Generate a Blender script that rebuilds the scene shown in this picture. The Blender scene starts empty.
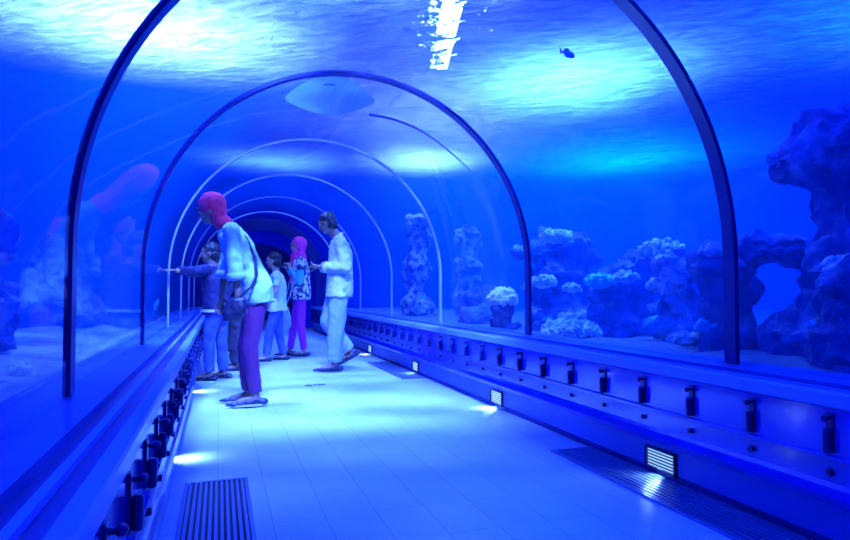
import bpy, bmesh, math, random
from mathutils import Vector, Matrix, noise
from math import sin, cos, pi, radians
random.seed(7)
S = bpy.context.scene
C = S.collection
# ------------------------------------------------------------------ helpers
def lk(o, parent=None):
    C.objects.link(o)
    if parent is not None: o.parent = parent
    return o
def tag(o, label=None, cat=None, group=None, kind=None):
    if label: o['label'] = label
    if cat: o['category'] = cat
    if group: o['group'] = group
    if kind: o['kind'] = kind
    return o
def empty(name, loc=(0,0,0), rz=0, label=None, cat=None, group=None):
    o = bpy.data.objects.new(name, None); lk(o); o.location = loc; o.rotation_euler = (0,0,rz)
    o.empty_display_size = .1
    return tag(o, label, cat, group)
def obj(name, bm, mat, parent=None, smooth=False):
    me = bpy.data.meshes.new(name)
    bmesh.ops.recalc_face_normals(bm, faces=bm.faces)
    bm.to_mesh(me); bm.free()
    if smooth:
        for p in me.polygons: p.use_smooth = True
        if hasattr(me, 'set_sharp_from_angle'): me.set_sharp_from_angle(angle=radians(40))
    o = bpy.data.objects.new(name, me)
    for m in (mat if isinstance(mat, (list, tuple)) else [mat]): me.materials.append(m)
    return lk(o, parent)
def copy_tree(o, parent=None):
    c = o.copy(); C.objects.link(c)
    c.parent = parent
    for ch in [x for x in S.objects if x.parent == o and x is not c]: copy_tree(ch, c)
    return c
def box(bm, x0, x1, y0, y1, z0, z1, bev=0):
    r = bmesh.ops.create_cube(bm, size=1)
    bmesh.ops.scale(bm, vec=(x1-x0, y1-y0, z1-z0), verts=r['verts'])
    bmesh.ops.translate(bm, vec=((x0+x1)/2, (y0+y1)/2, (z0+z1)/2), verts=r['verts'])
    if bev:
        es = list({e for v in r['verts'] for e in v.link_edges})
        bmesh.ops.bevel(bm, geom=es, offset=bev, segments=2, affect='EDGES', profile=.5)
def ball(bm, c, r, seg=16, rings=10, rot=None):
    if isinstance(r, (int, float)): r = (r, r, r)
    m = Matrix.Translation(c) @ (rot.to_4x4() if rot else Matrix()) @ Matrix.Diagonal((*r, 1))
    bmesh.ops.create_uvsphere(bm, u_segments=seg, v_segments=rings, radius=1, matrix=m)
def cap(bm, a, b, ra, rb, seg=14, balls=True, flat=None):
    """tapered capsule from a to b"""
    a, b = Vector(a), Vector(b); d = b-a; L = d.length
    if L > 1e-5:
        q = d.to_track_quat('Z', 'Y').to_matrix().to_4x4()
        bmesh.ops.create_cone(bm, cap_ends=True, segments=seg, radius1=ra, radius2=rb, depth=L,
                              matrix=Matrix.Translation((a+b)/2) @ q)
    if balls:
        ball(bm, a, ra, seg, 10); ball(bm, b, rb, seg, 10)
def tube(bm, pts, r, seg=10, ends=True):
    """swept tube through pts; r a number or list"""
    pts = [Vector(p) for p in pts]; n = len(pts)
    rs = r if isinstance(r, (list, tuple)) else [r]*n
    up = Vector((0,0,1)); rings = []
    prev = None
    for i, p in enumerate(pts):
        t = (pts[min(i+1, n-1)]-pts[max(i-1, 0)]).normalized()
        if prev is None:
            a = t.cross(up)
            if a.length < 1e-3: a = t.cross(Vector((1,0,0)))
        else: a = prev - t*prev.dot(t)
        a.normalize(); prev = a; b = t.cross(a)
        rings.append([bm.verts.new(p+(a*cos(2*pi*k/seg)+b*sin(2*pi*k/seg))*rs[i]) for k in range(seg)])
    for i in range(n-1):
        for k in range(seg):
            bm.faces.new((rings[i][k], rings[i][(k+1)%seg], rings[i+1][(k+1)%seg], rings[i+1][k]))
    if ends:
        bm.faces.new(rings[0][::-1]); bm.faces.new(rings[-1])
def extrude_profile(bm, prof, y0, y1, closed=True, ny=1):
    """prof: list of (x,z) extruded along Y"""
    rows = []
    for j in range(ny+1):
        y = y0+(y1-y0)*j/ny
        rows.append([bm.verts.new((x, y, z)) for x, z in prof])
    n = len(prof)
    for j in range(ny):
        for i in range(n if closed else n-1):
            k = (i+1) % n
            bm.faces.new((rows[j][i], rows[j][k], rows[j+1][k], rows[j+1][i]))
    if closed:
        bm.faces.new(rows[0]); bm.faces.new(rows[-1][::-1])
def remesh(bm, voxel, smooth_it=4, fac=.5, keep=False):
    """voxel union of everything in bm, smoothed; gives a new bmesh"""
    me = bpy.data.meshes.new('tmp'); bm.to_mesh(me); bm.free()
    o = bpy.data.objects.new('tmp', me); C.objects.link(o)
    m = o.modifiers.new('r', 'REMESH'); m.mode = 'VOXEL'; m.voxel_size = voxel
    if smooth_it:
        s = o.modifiers.new('s', 'SMOOTH'); s.iterations = smooth_it; s.factor = fac
    dg = bpy.context.evaluated_depsgraph_get(); dg.update()
    ev = o.evaluated_get(dg); nm = bpy.data.meshes.new_from_object(ev)
    out = bmesh.new(); out.from_mesh(nm)
    bpy.data.objects.remove(o); bpy.data.meshes.remove(me); bpy.data.meshes.remove(nm)
    return out
def cut(bm, co, no):
    """remove what lies on the +no side of the plane"""
    g = bm.verts[:]+bm.edges[:]+bm.faces[:]
    bmesh.ops.bisect_plane(bm, geom=g, plane_co=co, plane_no=no, clear_outer=True)
# ------------------------------------------------------------------ materials
def mat(name, col=(.5,.5,.5), rough=.5, metal=0, spec=.5, bump=None, var=None, coat=0):
    m = bpy.data.materials.new(name); m.use_nodes = True
    nt = m.node_tree; b = nt.nodes['Principled BSDF']
    b.inputs['Base Color'].default_value = (*col, 1); b.inputs['Roughness'].default_value = rough
    b.inputs['Metallic'].default_value = metal; b.inputs['Specular IOR Level'].default_value = spec
    b.inputs['Coat Weight'].default_value = coat; b.inputs['Coat Roughness'].default_value = .08
    tc = nt.nodes.new('ShaderNodeTexCoord')
    if var:      # (scale, second colour, low, high)
        n = nt.nodes.new('ShaderNodeTexNoise'); n.inputs['Scale'].default_value = var[0]; n.inputs['Detail'].default_value = 6
        r = nt.nodes.new('ShaderNodeValToRGB')
        r.color_ramp.elements[0].position = var[2]; r.color_ramp.elements[1].position = var[3]
        r.color_ramp.elements[0].color = (*col, 1); r.color_ramp.elements[1].color = (*var[1], 1)
        nt.links.new(tc.outputs['Object'], n.inputs['Vector']); nt.links.new(n.outputs['Fac'], r.inputs['Fac'])
        nt.links.new(r.outputs['Color'], b.inputs['Base Color'])
    if bump:     # (scale, strength, distance)
        n = nt.nodes.new('ShaderNodeTexNoise'); n.inputs['Scale'].default_value = bump[0]; n.inputs['Detail'].default_value = 8
        u = nt.nodes.new('ShaderNodeBump'); u.inputs['Strength'].default_value = bump[1]; u.inputs['Distance'].default_value = bump[2]
        nt.links.new(tc.outputs['Object'], n.inputs['Vector']); nt.links.new(n.outputs['Fac'], u.inputs['Height'])
        nt.links.new(u.outputs['Normal'], b.inputs['Normal'])
    return m
def emis(name, col, s):
    m = bpy.data.materials.new(name); m.use_nodes = True; nt = m.node_tree
    nt.nodes.remove(nt.nodes['Principled BSDF']); e = nt.nodes.new('ShaderNodeEmission')
    e.inputs['Color'].default_value = (*col, 1); e.inputs['Strength'].default_value = s
    nt.links.new(e.outputs[0], nt.nodes['Material Output'].inputs[0]); return m
def mat_acrylic(name, clear=False):
    m = bpy.data.materials.new(name); m.use_nodes = True; nt = m.node_tree; N = nt.nodes; L = nt.links
    N.remove(N['Principled BSDF']); out = N['Material Output']
    t = N.new('ShaderNodeBsdfTransparent'); t.inputs[0].default_value = (.93,.96,1,1)
    if clear:
        t.inputs[0].default_value = (1,1,1,1); L.new(t.outputs[0], out.inputs[0]); return m
    g = N.new('ShaderNodeBsdfGlossy'); g.inputs['Roughness'].default_value = .035; g.inputs[0].default_value = (.95,.97,1,1)
    lw = N.new('ShaderNodeLayerWeight'); lw.inputs[0].default_value = .5
    p = N.new('ShaderNodeMath'); p.operation = 'POWER'; p.inputs[1].default_value = 4.8
    L.new(lw.outputs['Facing'], p.inputs[0])
    q = N.new('ShaderNodeMath'); q.operation = 'MULTIPLY_ADD'; q.inputs[1].default_value = .48; q.inputs[2].default_value = .03
    q.use_clamp = True
    L.new(p.outputs[0], q.inputs[0])
    tc = N.new('ShaderNodeTexCoord'); n = N.new('ShaderNodeTexNoise'); n.inputs['Scale'].default_value = 1.6; n.inputs['Detail'].default_value = 2
    b = N.new('ShaderNodeBump'); b.inputs['Strength'].default_value = .06; b.inputs['Distance'].default_value = .05
    L.new(tc.outputs['Object'], n.inputs[0]); L.new(n.outputs['Fac'], b.inputs['Height']); L.new(b.outputs[0], g.inputs['Normal'])
    x = N.new('ShaderNodeMixShader'); L.new(q.outputs[0], x.inputs[0]); L.new(t.outputs[0], x.inputs[1]); L.new(g.outputs[0], x.inputs[2])
    L.new(x.outputs[0], out.inputs[0]); return m
def mat_surface():
    m = bpy.data.materials.new('water_surface'); m.use_nodes = True; nt = m.node_tree; N = nt.nodes; L = nt.links
    N.remove(N['Principled BSDF']); out = N['Material Output']
    tc = N.new('ShaderNodeTexCoord'); mp = N.new('ShaderNodeMapping'); mp.inputs['Scale'].default_value = (1,1.0,1)
    mp.inputs['Rotation'].default_value = (0,0,radians(35))
    L.new(tc.outputs['Object'], mp.inputs[0])
    mp2 = N.new('ShaderNodeMapping'); mp2.inputs['Scale'].default_value = (3.2,7.5,1); L.new(mp.outputs[0], mp2.inputs[0])
    n = N.new('ShaderNodeTexNoise'); n.inputs['Scale'].default_value = 1.0; n.inputs['Detail'].default_value = 4; n.inputs['Distortion'].default_value = .8
    L.new(mp2.outputs[0], n.inputs[0])
    b = N.new('ShaderNodeBump'); b.inputs['Strength'].default_value = 1.0; b.inputs['Distance'].default_value = .12
    L.new(n.outputs['Fac'], b.inputs['Height'])
    t = N.new('ShaderNodeBsdfTransparent'); t.inputs[0].default_value = (.8,.92,1,1)
    r = N.new('ShaderNodeBsdfRefraction'); r.inputs['IOR'].default_value = 1.10; r.inputs['Roughness'].default_value = .03
    r.inputs[0].default_value = (.85,.95,1,1)
    g = N.new('ShaderNodeBsdfGlossy'); g.inputs['Roughness'].default_value = .12; g.inputs[0].default_value = (.6,.8,1,1)
    tr = N.new('ShaderNodeBsdfTranslucent'); tr.inputs[0].default_value = (.42,.42,1,1)
    for s in (r, g, tr): L.new(b.outputs[0], s.inputs['Normal'])
    fr = N.new('ShaderNodeLayerWeight'); fr.inputs[0].default_value = .35; L.new(b.outputs[0], fr.inputs['Normal'])
    def ramp(src, lo, hi, a, b_):
        q = N.new('ShaderNodeMapRange'); q.inputs[1].default_value = lo; q.inputs[2].default_value = hi
        q.inputs[3].default_value = a; q.inputs[4].default_value = b_; L.new(src, q.inputs[0]); return q.outputs[0]
    mp3 = N.new('ShaderNodeMapping'); mp3.inputs['Scale'].default_value = (2.6,9.0,1); mp3.inputs['Rotation'].default_value = (0,0,radians(-12)); L.new(mp.outputs[0], mp3.inputs[0])
    n2 = N.new('ShaderNodeTexNoise'); n2.inputs['Scale'].default_value = 1.3; n2.inputs['Detail'].default_value = 5; n2.inputs['Distortion'].default_value = 1.2
    L.new(mp3.outputs[0], n2.inputs[0])
    m1 = N.new('ShaderNodeMixShader'); L.new(fr.outputs['Facing'], m1.inputs[0]); L.new(r.outputs[0], m1.inputs[1]); L.new(g.outputs[0], m1.inputs[2])
    m2 = N.new('ShaderNodeMixShader'); L.new(ramp(n.outputs['Fac'], .47, .62, .0, .75), m2.inputs[0]); L.new(m1.outputs[0], m2.inputs[1]); L.new(t.outputs[0], m2.inputs[2])
    m3 = N.new('ShaderNodeMixShader'); L.new(ramp(n2.outputs['Fac'], .34, .66, .12, .32), m3.inputs[0]); L.new(m2.outputs[0], m3.inputs[1]); L.new(tr.outputs[0], m3.inputs[2])  # noise in this mix paints the light and dark bands of the ripples
    L.new(m3.outputs[0], out.inputs[0]); return m
def mat_water():
    m = bpy.data.materials.new('water_body'); m.use_nodes = True; nt = m.node_tree; N = nt.nodes; L = nt.links
    N.remove(N['Principled BSDF']); out = N['Material Output']
    s = N.new('ShaderNodeVolumeScatter'); s.inputs['Color'].default_value = (.006,.32,1,1); s.inputs['Density'].default_value = WSC
    s.inputs['Anisotropy'].default_value = .3
    a = N.new('ShaderNodeVolumeAbsorption'); a.inputs['Color'].default_value = (.0,.38,.97,1); a.inputs['Density'].default_value = WAB
    ad = N.new('ShaderNodeAddShader'); L.new(s.outputs[0], ad.inputs[0]); L.new(a.outputs[0], ad.inputs[1])
    L.new(ad.outputs[0], out.inputs['Volume']); return m
def mat_floor():
    m = bpy.data.materials.new('floor_tiles'); m.use_nodes = True; nt = m.node_tree; N = nt.nodes; L = nt.links
    b = N['Principled BSDF']; b.inputs['Roughness'].default_value = .32; b.inputs['Specular IOR Level'].default_value = .35
    tc = N.new('ShaderNodeTexCoord'); mp = N.new('ShaderNodeMapping'); mp.inputs['Rotation'].default_value = (0,0,radians(90))
    L.new(tc.outputs['Object'], mp.inputs[0])
    br = N.new('ShaderNodeTexBrick'); br.inputs['Scale'].default_value = 1; br.inputs['Mortar Size'].default_value = .0028
    br.inputs['Brick Width'].default_value = .62; br.inputs['Row Height'].default_value = .205; br.inputs['Mortar Smooth'].default_value = .2
    br.inputs['Color1'].default_value = (.56,.68,.76,1); br.inputs['Color2'].default_value = (.50,.63,.73,1); br.inputs['Mortar'].default_value = (.34,.44,.62,1)
    L.new(mp.outputs[0], br.inputs[0])
    n = N.new('ShaderNodeTexNoise'); n.inputs['Scale'].default_value = 3; n.inputs['Detail'].default_value = 5; L.new(tc.outputs['Object'], n.inputs[0])
    mx = N.new('ShaderNodeMix'); mx.data_type = 'RGBA'; mx.blend_type = 'MULTIPLY'; mx.inputs[0].default_value = .35
    L.new(br.outputs['Color'], mx.inputs[6]); L.new(n.outputs['Fac'], mx.inputs[7]); L.new(mx.outputs[2], b.inputs['Base Color'])
    u = N.new('ShaderNodeBump'); u.inputs['Strength'].default_value = .25; u.inputs['Distance'].default_value = .02
    L.new(n.outputs['Fac'], u.inputs['Height']); L.new(u.outputs[0], b.inputs['Normal'])
    return m
WSC, WAB = .13, .22
M = dict(
    acr=mat_acrylic('acrylic_inner'), acr_out=mat_acrylic('acrylic_outer', True),
    surf=mat_surface(), water=mat_water(), floor=mat_floor(),
    navy=mat('navy_rib', (.004,.01,.14), .3), pale=mat('lit_pale_rib', (.45,.55,.7), .35),
    paint=mat('tank_paint', (.003,.06,.85), .8, var=(.35,(.002,.03,.7),.3,.7)),
    hall=mat('hall_paint', (.02,.06,.3), .9),
    ledge=mat('ledge_board', (.03,.08,.34), .32, var=(2.5,(.06,.15,.5),.35,.7), bump=(30,.15,.004)),
    groove=mat('ledge_groove', (.004,.01,.2), .5),
    nose=mat('ledge_nosing', (.22,.36,.85), .22),
    fascia=mat('fascia_lacquer', (.004,.012,.36), .14, var=(4,(.006,.02,.46),.3,.7), coat=.5),
    skirt=mat('skirt_board', (.07,.17,.62), .4),
    dark=mat('dark_metal', (.006,.012,.12), .3, metal=.3),
    steel=mat('brushed_steel', (.35,.42,.55), .3, metal=.8),
    grate=mat('grate_metal', (.14,.22,.45), .32, metal=.5), near_black=mat('grate_black', (.004,.006,.03), .8),
    sand=mat('sand', (.09,.13,.16), .9, var=(6,(.2,.25,.26),.3,.7), bump=(14,.8,.05)),
    rock=mat('reef_rock', (.03,.05,.18), .9, var=(5,(.16,.26,.48),.45,.75), bump=(11,1,.06)),
    rock2=mat('reef_rock_pale', (.04,.08,.25), .9, var=(7,(.6,.75,.8),.44,.6), bump=(14,1,.06)),
    coral=mat('pale_coral', (.45,.6,.55), .8, var=(12,(.9,.95,.8),.4,.65), bump=(30,1,.03)),
    cyan=mat('cyan_coral', (.05,.55,.6), .7, var=(14,(.1,.8,.75),.3,.7), bump=(25,.8,.02)),
)
# ------------------------------------------------------------------ tunnel geometry (metres; camera at x=0,y=0,z=.9)
CX, LZ, HC, R, RZ = .894, .565, 1.054, 1.35, 1.373
FLOORX = 1.152        # half distance of the two kick walls from the tunnel axis
XL, XR, Y0, Y1, ZS, ZB = -6.0, 9.5, -6.0, 15.2, 3.25, .40
YK = lambda k: 2.257+1.978*k
def arch(off, n=48, foot=LZ):
    pts = [(CX-R-off, foot)]
    for i in range(n+1):
        t = pi-pi*i/n
        pts.append((CX+(R+off)*cos(t), HC+(RZ+off)*sin(t)))
    pts.append((CX+R+off, foot)); return pts
def shell(name, off0, off1, y0, y1, mats, parent=None, n=48, foot=LZ):
    bm = bmesh.new(); a = arch(off0, n, foot); b = arch(off1, n, foot)
    rows = [[bm.verts.new((x, y, z)) for x, z in pr] for pr in (a, b) for y in (y0, y1)]
    i0, i1, o0, o1 = rows
    for i in range(len(a)-1):
        bm.faces.new((i0[i], i0[i+1], i1[i+1], i1[i])); 
        f = bm.faces.new((o0[i], o1[i], o1[i+1], o0[i+1])); f.material_index = 1 if len(mats) > 1 else 0
        for r0, r1 in ((i0, o0), (i1, o1)):
            f = bm.faces.new((r0[i], r0[i+1], r1[i+1], r1[i])); f.material_index = 1 if len(mats) > 1 else 0
    for e in (0, -1): bm.faces.new((i0[e], i1[e], o1[e], o0[e]))
    o = obj(name, bm, mats, parent, True)
    return o
for n, k in enumerate(range(-3, 6)):
    tag(shell('window_%d' % (n+1), 0, .045, YK(k)+.036, YK(k+1)-.036, [M['acr'], M['acr_out']]), kind='structure')
rib_names = {0:'dark navy arch rib nearest the camera, cut off by the top of the photo', 1:'second arch rib, dark navy, the first one whose top is seen',
   2:'third arch rib, coloured pale as lit on its lower right leg by the white coral', 3:'fourth arch rib, thin and coloured pale as lit, over the standing people',
   4:'fifth arch rib, thin line coloured pale as lit, just behind the walking man in the pale shirt', 5:'sixth arch rib, faint and small near the tunnel end'}
for k in range(-2, 6):
    m = M['navy'] if k < 2 else M['pale']  # far ribs take a paler colour that paints in the light on them
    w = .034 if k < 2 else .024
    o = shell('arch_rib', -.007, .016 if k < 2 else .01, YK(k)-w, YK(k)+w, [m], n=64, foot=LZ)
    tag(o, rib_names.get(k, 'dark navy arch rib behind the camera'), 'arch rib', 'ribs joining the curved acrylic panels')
# ledges and kick walls, mirrored about the tunnel axis
def side(sx, tagname):
    X = lambda c: CX+sx*c
    def prof(name, pts, m, smooth=False):
        bm = bmesh.new(); extrude_profile(bm, [(X(c), z) for c, z in pts], -4, 14.2)
        return tag(obj(name, bm, m, None, smooth), kind='structure')
    c0 = 1.5
    # board carrying the acrylic, then the groove, the nosing and the fascia
    prof('trim_1' if sx < 0 else 'trim_2', [(1.40+.1, .44), (1.52, .44), (1.52, .563), (1.235, .563), (1.235, .44)], M['ledge'])
    prof('trim_3' if sx < 0 else 'trim_4', [(1.2345, .44), (1.2345, .535), (1.1305, .535), (1.1305, .44)], M['groove'])
    prof('trim_5' if sx < 0 else 'trim_6', [(1.130, .44), (1.130, .549), (1.124, .555), (1.086, .555), (1.080, .549), (1.080, .508), (1.086, .502), (1.10, .50), (1.10, .44)], M['nose'])
    # narrow raised bead in the groove
    prof('trim_7' if sx < 0 else 'trim_8', [(1.192, .536), (1.192, .553), (1.172, .553), (1.172, .536)], M['nose'])
    prof('wall_left_fascia' if sx < 0 else 'wall_right_fascia',
         [(1.0995, .4995), (1.088, .4995), (1.088, .345), (1.070, .340), (1.070, .328), (1.086, .322), (1.082, .25), (1.072, .235), (1.066, .205), (1.072, .18), (1.09, .172), (1.13, .18), (1.13, .4395), (1.0995, .4395)], M['fascia'])
    prof('wall_left' if sx < 0 else 'wall_right', [(FLOORX, 0), (FLOORX, .4395), (1.25, .4395), (1.25, 0)], M['skirt'])
    prof('baseboard_left' if sx < 0 else 'baseboard_right', [(FLOORX-.001, .0), (FLOORX-.001, .03), (FLOORX-.008, .026), (FLOORX-.008, 0)], M['groove'])
side(-1, 'l'); side(1, 'r')
bm = bmesh.new(); box(bm, CX-1.6, CX+1.6, -4, 20, -.1, 0)
tag(obj('floor', bm, M['floor']), kind='structure')
# tank: sand bed either side, painted back walls, water, rippled water top, hall above
def sand(name, x0, x1):
    bm = bmesh.new(); nx, ny = int((x1-x0)/.12), 170
    vs = [[bm.verts.new((x0+(x1-x0)*i/nx, Y0+(Y1-Y0)*j/ny, 0)) for j in range(ny+1)] for i in range(nx+1)]
    for c in vs:
        for v in c:
            d = min(1, max(0, min(abs(v.co.x-(CX-1.52)), abs(v.co.x-(CX+1.52)))/.5))
            v.co.z = .44+d*(.09*noise.noise(v.co*.9)+.035*noise.noise(v.co*4))+.06*min(1, d)
    for i in range(nx):
        for j in range(ny): bm.faces.new((vs[i][j], vs[i+1][j], vs[i+1][j+1], vs[i][j+1]))
    tag(obj(name, bm, M['sand'], None, True), kind='structure')
sand('floor_sand_left', XL, CX-1.521); sand('floor_sand_right', CX+1.521, XR)
def slab(name, m, *b):
    bm = bmesh.new(); box(bm, *b); return tag(obj(name, bm, m), kind='structure')
slab('wall_tank_right', M['paint'], XR, XR+.2, Y0, Y1, 0, ZS+.25); slab('wall_tank_left', M['paint'], XL-.2, XL, Y0, Y1, 0, ZS+.25)
slab('wall_hall_right', M['hall'], XR, XR+.2, Y0, Y1, ZS+.25, 6.5); slab('wall_hall_left', M['hall'], XL-.2, XL, Y0, Y1, ZS+.25, 6.5)
slab('wall_hall_back', M['hall'], XL-.2, XR+.2, Y0-.2, Y0, ZS+.25, 6.5); slab('wall_hall_front', M['hall'], XL-.2, XR+.2, Y1, Y1+.2, ZS+.25, 6.5)
slab('ceiling', M['hall'], XL-.2, XR+.2, Y0-.2, Y1+.2, 6.5, 6.6)
slab('wall_tank_back', M['paint'], XL-.2, XR+.2, Y0-.2, Y0, 0, ZS+.25)
# end wall with the portal the visitors walk through
def portal(name, y, m, hw, hz, th=.2):
    bm = bmesh.new(); n = 32
    inner = [(CX-hw, 0)]+[(CX+hw*cos(pi-pi*i/n), hz-hw+hw*sin(pi-pi*i/n)) for i in range(n+1)]+[(CX+hw, 0)]
    outer = [(XL-.2, 0), (XL-.2, ZS+.25), (XR+.2, ZS+.25), (XR+.2, 0)]
    for yy in (y, y+th):
        a = [bm.verts.new((x, yy, z)) for x, z in inner]
        o = [bm.verts.new((x, yy, z)) for x, z in outer]
        mid = len(a)//2
        bm.faces.new([o[0], o[1]]+a[:mid+1][::-1]); bm.faces.new([o[1], o[2], a[mid]]); bm.faces.new([o[2], o[3]]+a[mid:][::-1])
    bm.verts.ensure_lookup_table(); h = len(inner)+4
    for i in range(len(inner)-1):
        bm.faces.new([bm.verts[j] for j in (i, i+1, i+1+h, i+h)])
    tag(obj(name, bm, m), kind='structure')
portal('wall_end', Y1, M['paint'], 1.1, 2.05)
l = bpy.data.lights.new('added_room_fill', 'AREA'); l.size = 1; l.energy = 25; l.color = (.05,.08,1); o = bpy.data.objects.new('added_room_fill', l); lk(o); o.location = (CX, 17.5, 2.55)  # dim fill added to lift the dark room to blue, no fixture
# room past the portal
slab('wall_room_left', M['hall'], CX-1.6, CX-1.5, Y1+.2, 20, 0, 2.6); slab('wall_room_right', M['hall'], CX+1.5, CX+1.6, Y1+.2, 20, 0, 2.6)
slab('wall_room_end', M['hall'], CX-1.6, CX+1.6, 20, 20.1, 0, 2.6); slab('ceiling_room', M['hall'], CX-1.6, CX+1.6, Y1+.2, 20.1, 2.6, 2.7)
# closing frame between last rib and end wall, and behind the camera
shell_o = shell('trim_9', -.16, .10, 14.12, 14.2, [M['navy']], n=48, foot=.0); tag(shell_o, kind='structure')
tag(shell('wall_passage', .0, .08, 14.201, Y1-.001, [M['hall']], n=48, foot=0), kind='structure')
slab('wall_back', M['hall'], CX-1.6, CX+1.6, -4.1, -4.0, 0, 2.7)
# the water itself
bm = bmesh.new()
pr = [(XL+.002, ZB)]+[(x, max(z, ZB) if i not in (0, 51) else ZB) for i, (x, z) in enumerate(arch(.05, 48))]
pr[1] = (CX-R-.05, ZB); pr[-1] = (CX+R+.05, ZB)
pr += [(XR-.002, ZB), (XR-.002, ZS), (XL+.002, ZS)]
extrude_profile(bm, pr, -3.9, Y1-1.01)
for f in [f for f in bm.faces if len(f.verts) > 4]: pass
bmesh.ops.triangulate(bm, faces=[f for f in bm.faces if len(f.verts) > 4])
tag(obj('tank_water', bm, M['water']), 'clear blue water filling the tank around the glass tunnel', 'water', kind='stuff')
bm = bmesh.new(); nx, ny = 190, 260
vs = [[bm.verts.new((XL+(XR-XL)*i/nx, Y0+(Y1-Y0)*j/ny, 0)) for j in range(ny+1)] for i in range(nx+1)]
for c in vs:
    for v in c:
        p = v.co; v.co.z = ZS+.012+.05*noise.noise(Vector((p.x*.55, p.y*.55, 1)))+.022*noise.noise(Vector((p.x*2.1+p.y*.7, p.y*1.3, 4)))
for i in range(nx):
    for j in range(ny): bm.faces.new((vs[i][j], vs[i+1][j], vs[i+1][j+1], vs[i][j+1]))
tag(obj('water_surface', bm, M['surf'], None, True), 'rippled surface of the tank water seen from below, bright where lamps shine', 'water', kind='stuff')
# ------------------------------------------------------------------ lights
def area(loc, sx, sy, p, col, rot=(0,0,0), fixture=True, label=None, spread=180):
    l = bpy.data.lights.new('lamp_light', 'AREA'); l.shape = 'RECTANGLE'; l.size = sx; l.size_y = sy; l.energy = p; l.color = col; l.spread = radians(spread)
    o = bpy.data.objects.new('lamp_light', l); lk(o); o.location = loc; o.rotation_euler = rot
    if fixture:
        bm = bmesh.new(); box(bm, -sx/2-.05, sx/2+.05, -sy/2-.05, sy/2+.05, .02, .12, .01); R_ = Matrix.Rotation(0,3,'X') if rot == (0,0,0) else rot.to_matrix().inverted(); tube(bm, [R_ @ Vector((0,0,.1)), R_ @ Vector((0,0,6.49-loc[2]))], .02, 8)
        box_ = 0; h = obj('hall_lamp', bm, M['dark']); h.location = loc; h.rotation_euler = rot
        tag(h, label, 'lamp', 'lamps hung over the water'); o.parent = h; o.location = (0,0,0); o.rotation_euler = (0,0,0)
    return o
LC = (.13,.25,1)
P1, P2 = Vector((3.37,9.40,4.55)), Vector((2.56,6.43,4.55))
h = empty('hall_lamp', (P1+P2)/2, math.atan2((P2-P1).y, (P2-P1).x)+pi/2, 'long lamp over the water, the glaring white streak at the top', 'lamp', 'lamps hung over the water')
bm = bmesh.new(); box(bm, -.17, .17, -1.6, 1.6, .02, .12, .01)
for y in (-1.2, 1.2): box(bm, -.02, .02, y-.02, y+.02, .1, 6.499-4.55)
obj('housing', bm, M['dark'], h)
bm = bmesh.new(); box(bm, -.13, .13, -1.5, 1.5, -.02, .0195, .005); obj('diffuser', bm, emis('lamp_glow', (.3,.5,1), 120), h)
def aim(a, b): return (Vector(b)-Vector(a)).to_track_quat('-Z', 'Y').to_euler()
area((-.7,6.0,5.3), .8, .3, 1450, LC, label='lamp over the water left of the tunnel', spread=80)
p_ = (.55,2.3,5.2); area(p_, .7, .3, 900, LC, rot=aim(p_, (.75,5.9,0)), label='added tilted fill lamp over the tunnel above the camera', spread=42)  # unseen fill, added and tilted forward to brighten the floor
p_ = (1.3,.9,5.3); area(p_, .6, .3, 500, LC, rot=aim(p_, (1.0,8.2,0)), label='second added tilted fill lamp over the tunnel', spread=36)  # another added fill, throws light farther down the floor from out of view
area((3.8,6.0,4.3), 1.4, 1.6, 1000, (.065,.24,1), label='lamp over the water right of the tunnel', spread=110)
area((.9,11.5,4.9), 1.0, .6, 450, (.06,.18,1), label='added fill lamp over the far end of the tunnel', spread=90)  # added to keep the far floor bright
area((3.6,10.6,4.4), 1.0, 1.4, 1000, (.10,.20,1), label='lamp over the water beyond the pale spires', spread=100)
area((-3.5,4.0,4.8), 1.0, 1.0, 1100, (.0,.05,1), label='added blue fill lamp over the far left of the tank', spread=130)  # added flood, raises blue on the left side
area((5.5,3.2,4.8), 1.0, 1.0, 1300, (.003,.06,1), label='added blue fill lamp over the rock column on the right', spread=130)  # added flood, turns the near right side bluer
area((7.0,9.5,5.0), 1.0, 1.0, 2000, (.0,.15,1), label='added blue fill lamp over the far right of the tank', spread=130)  # blue flood added for ambience at the far right
area((.9,1.0,5.0), 1.0, 1.0, 400, (.002,.05,1), label='added blue fill lamp over the tunnel behind the camera', spread=110)  # unseen blue flood added to lift the tunnel interior
w = bpy.data.worlds.new('World'); S.world = w; w.use_nodes = True
w.node_tree.nodes['Background'].inputs[0].default_value = (.0,.05,.4,1); w.node_tree.nodes['Background'].inputs[1].default_value = .3
# ------------------------------------------------------------------ camera
cd = bpy.data.cameras.new('Camera'); cam = bpy.data.objects.new('Camera', cd); lk(cam); S.camera = cam
cd.sensor_width = 36; cd.lens = 614.5/850*36; cd.clip_start = .02
cam.location = (0,0,.9); cam.rotation_euler = (pi/2+.0342, 0, -.3218)
S.view_settings.view_transform = 'Standard'; S.view_settings.look = 'None'; S.view_settings.exposure = .6; S.view_settings.gamma = 1
S.cycles.transparent_max_bounces = 64; S.cycles.max_bounces = 8; S.cycles.volume_bounces = 1
S.cycles.caustics_refractive = False; S.cycles.caustics_reflective = False
S.cycles.sample_clamp_indirect = 4
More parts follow.
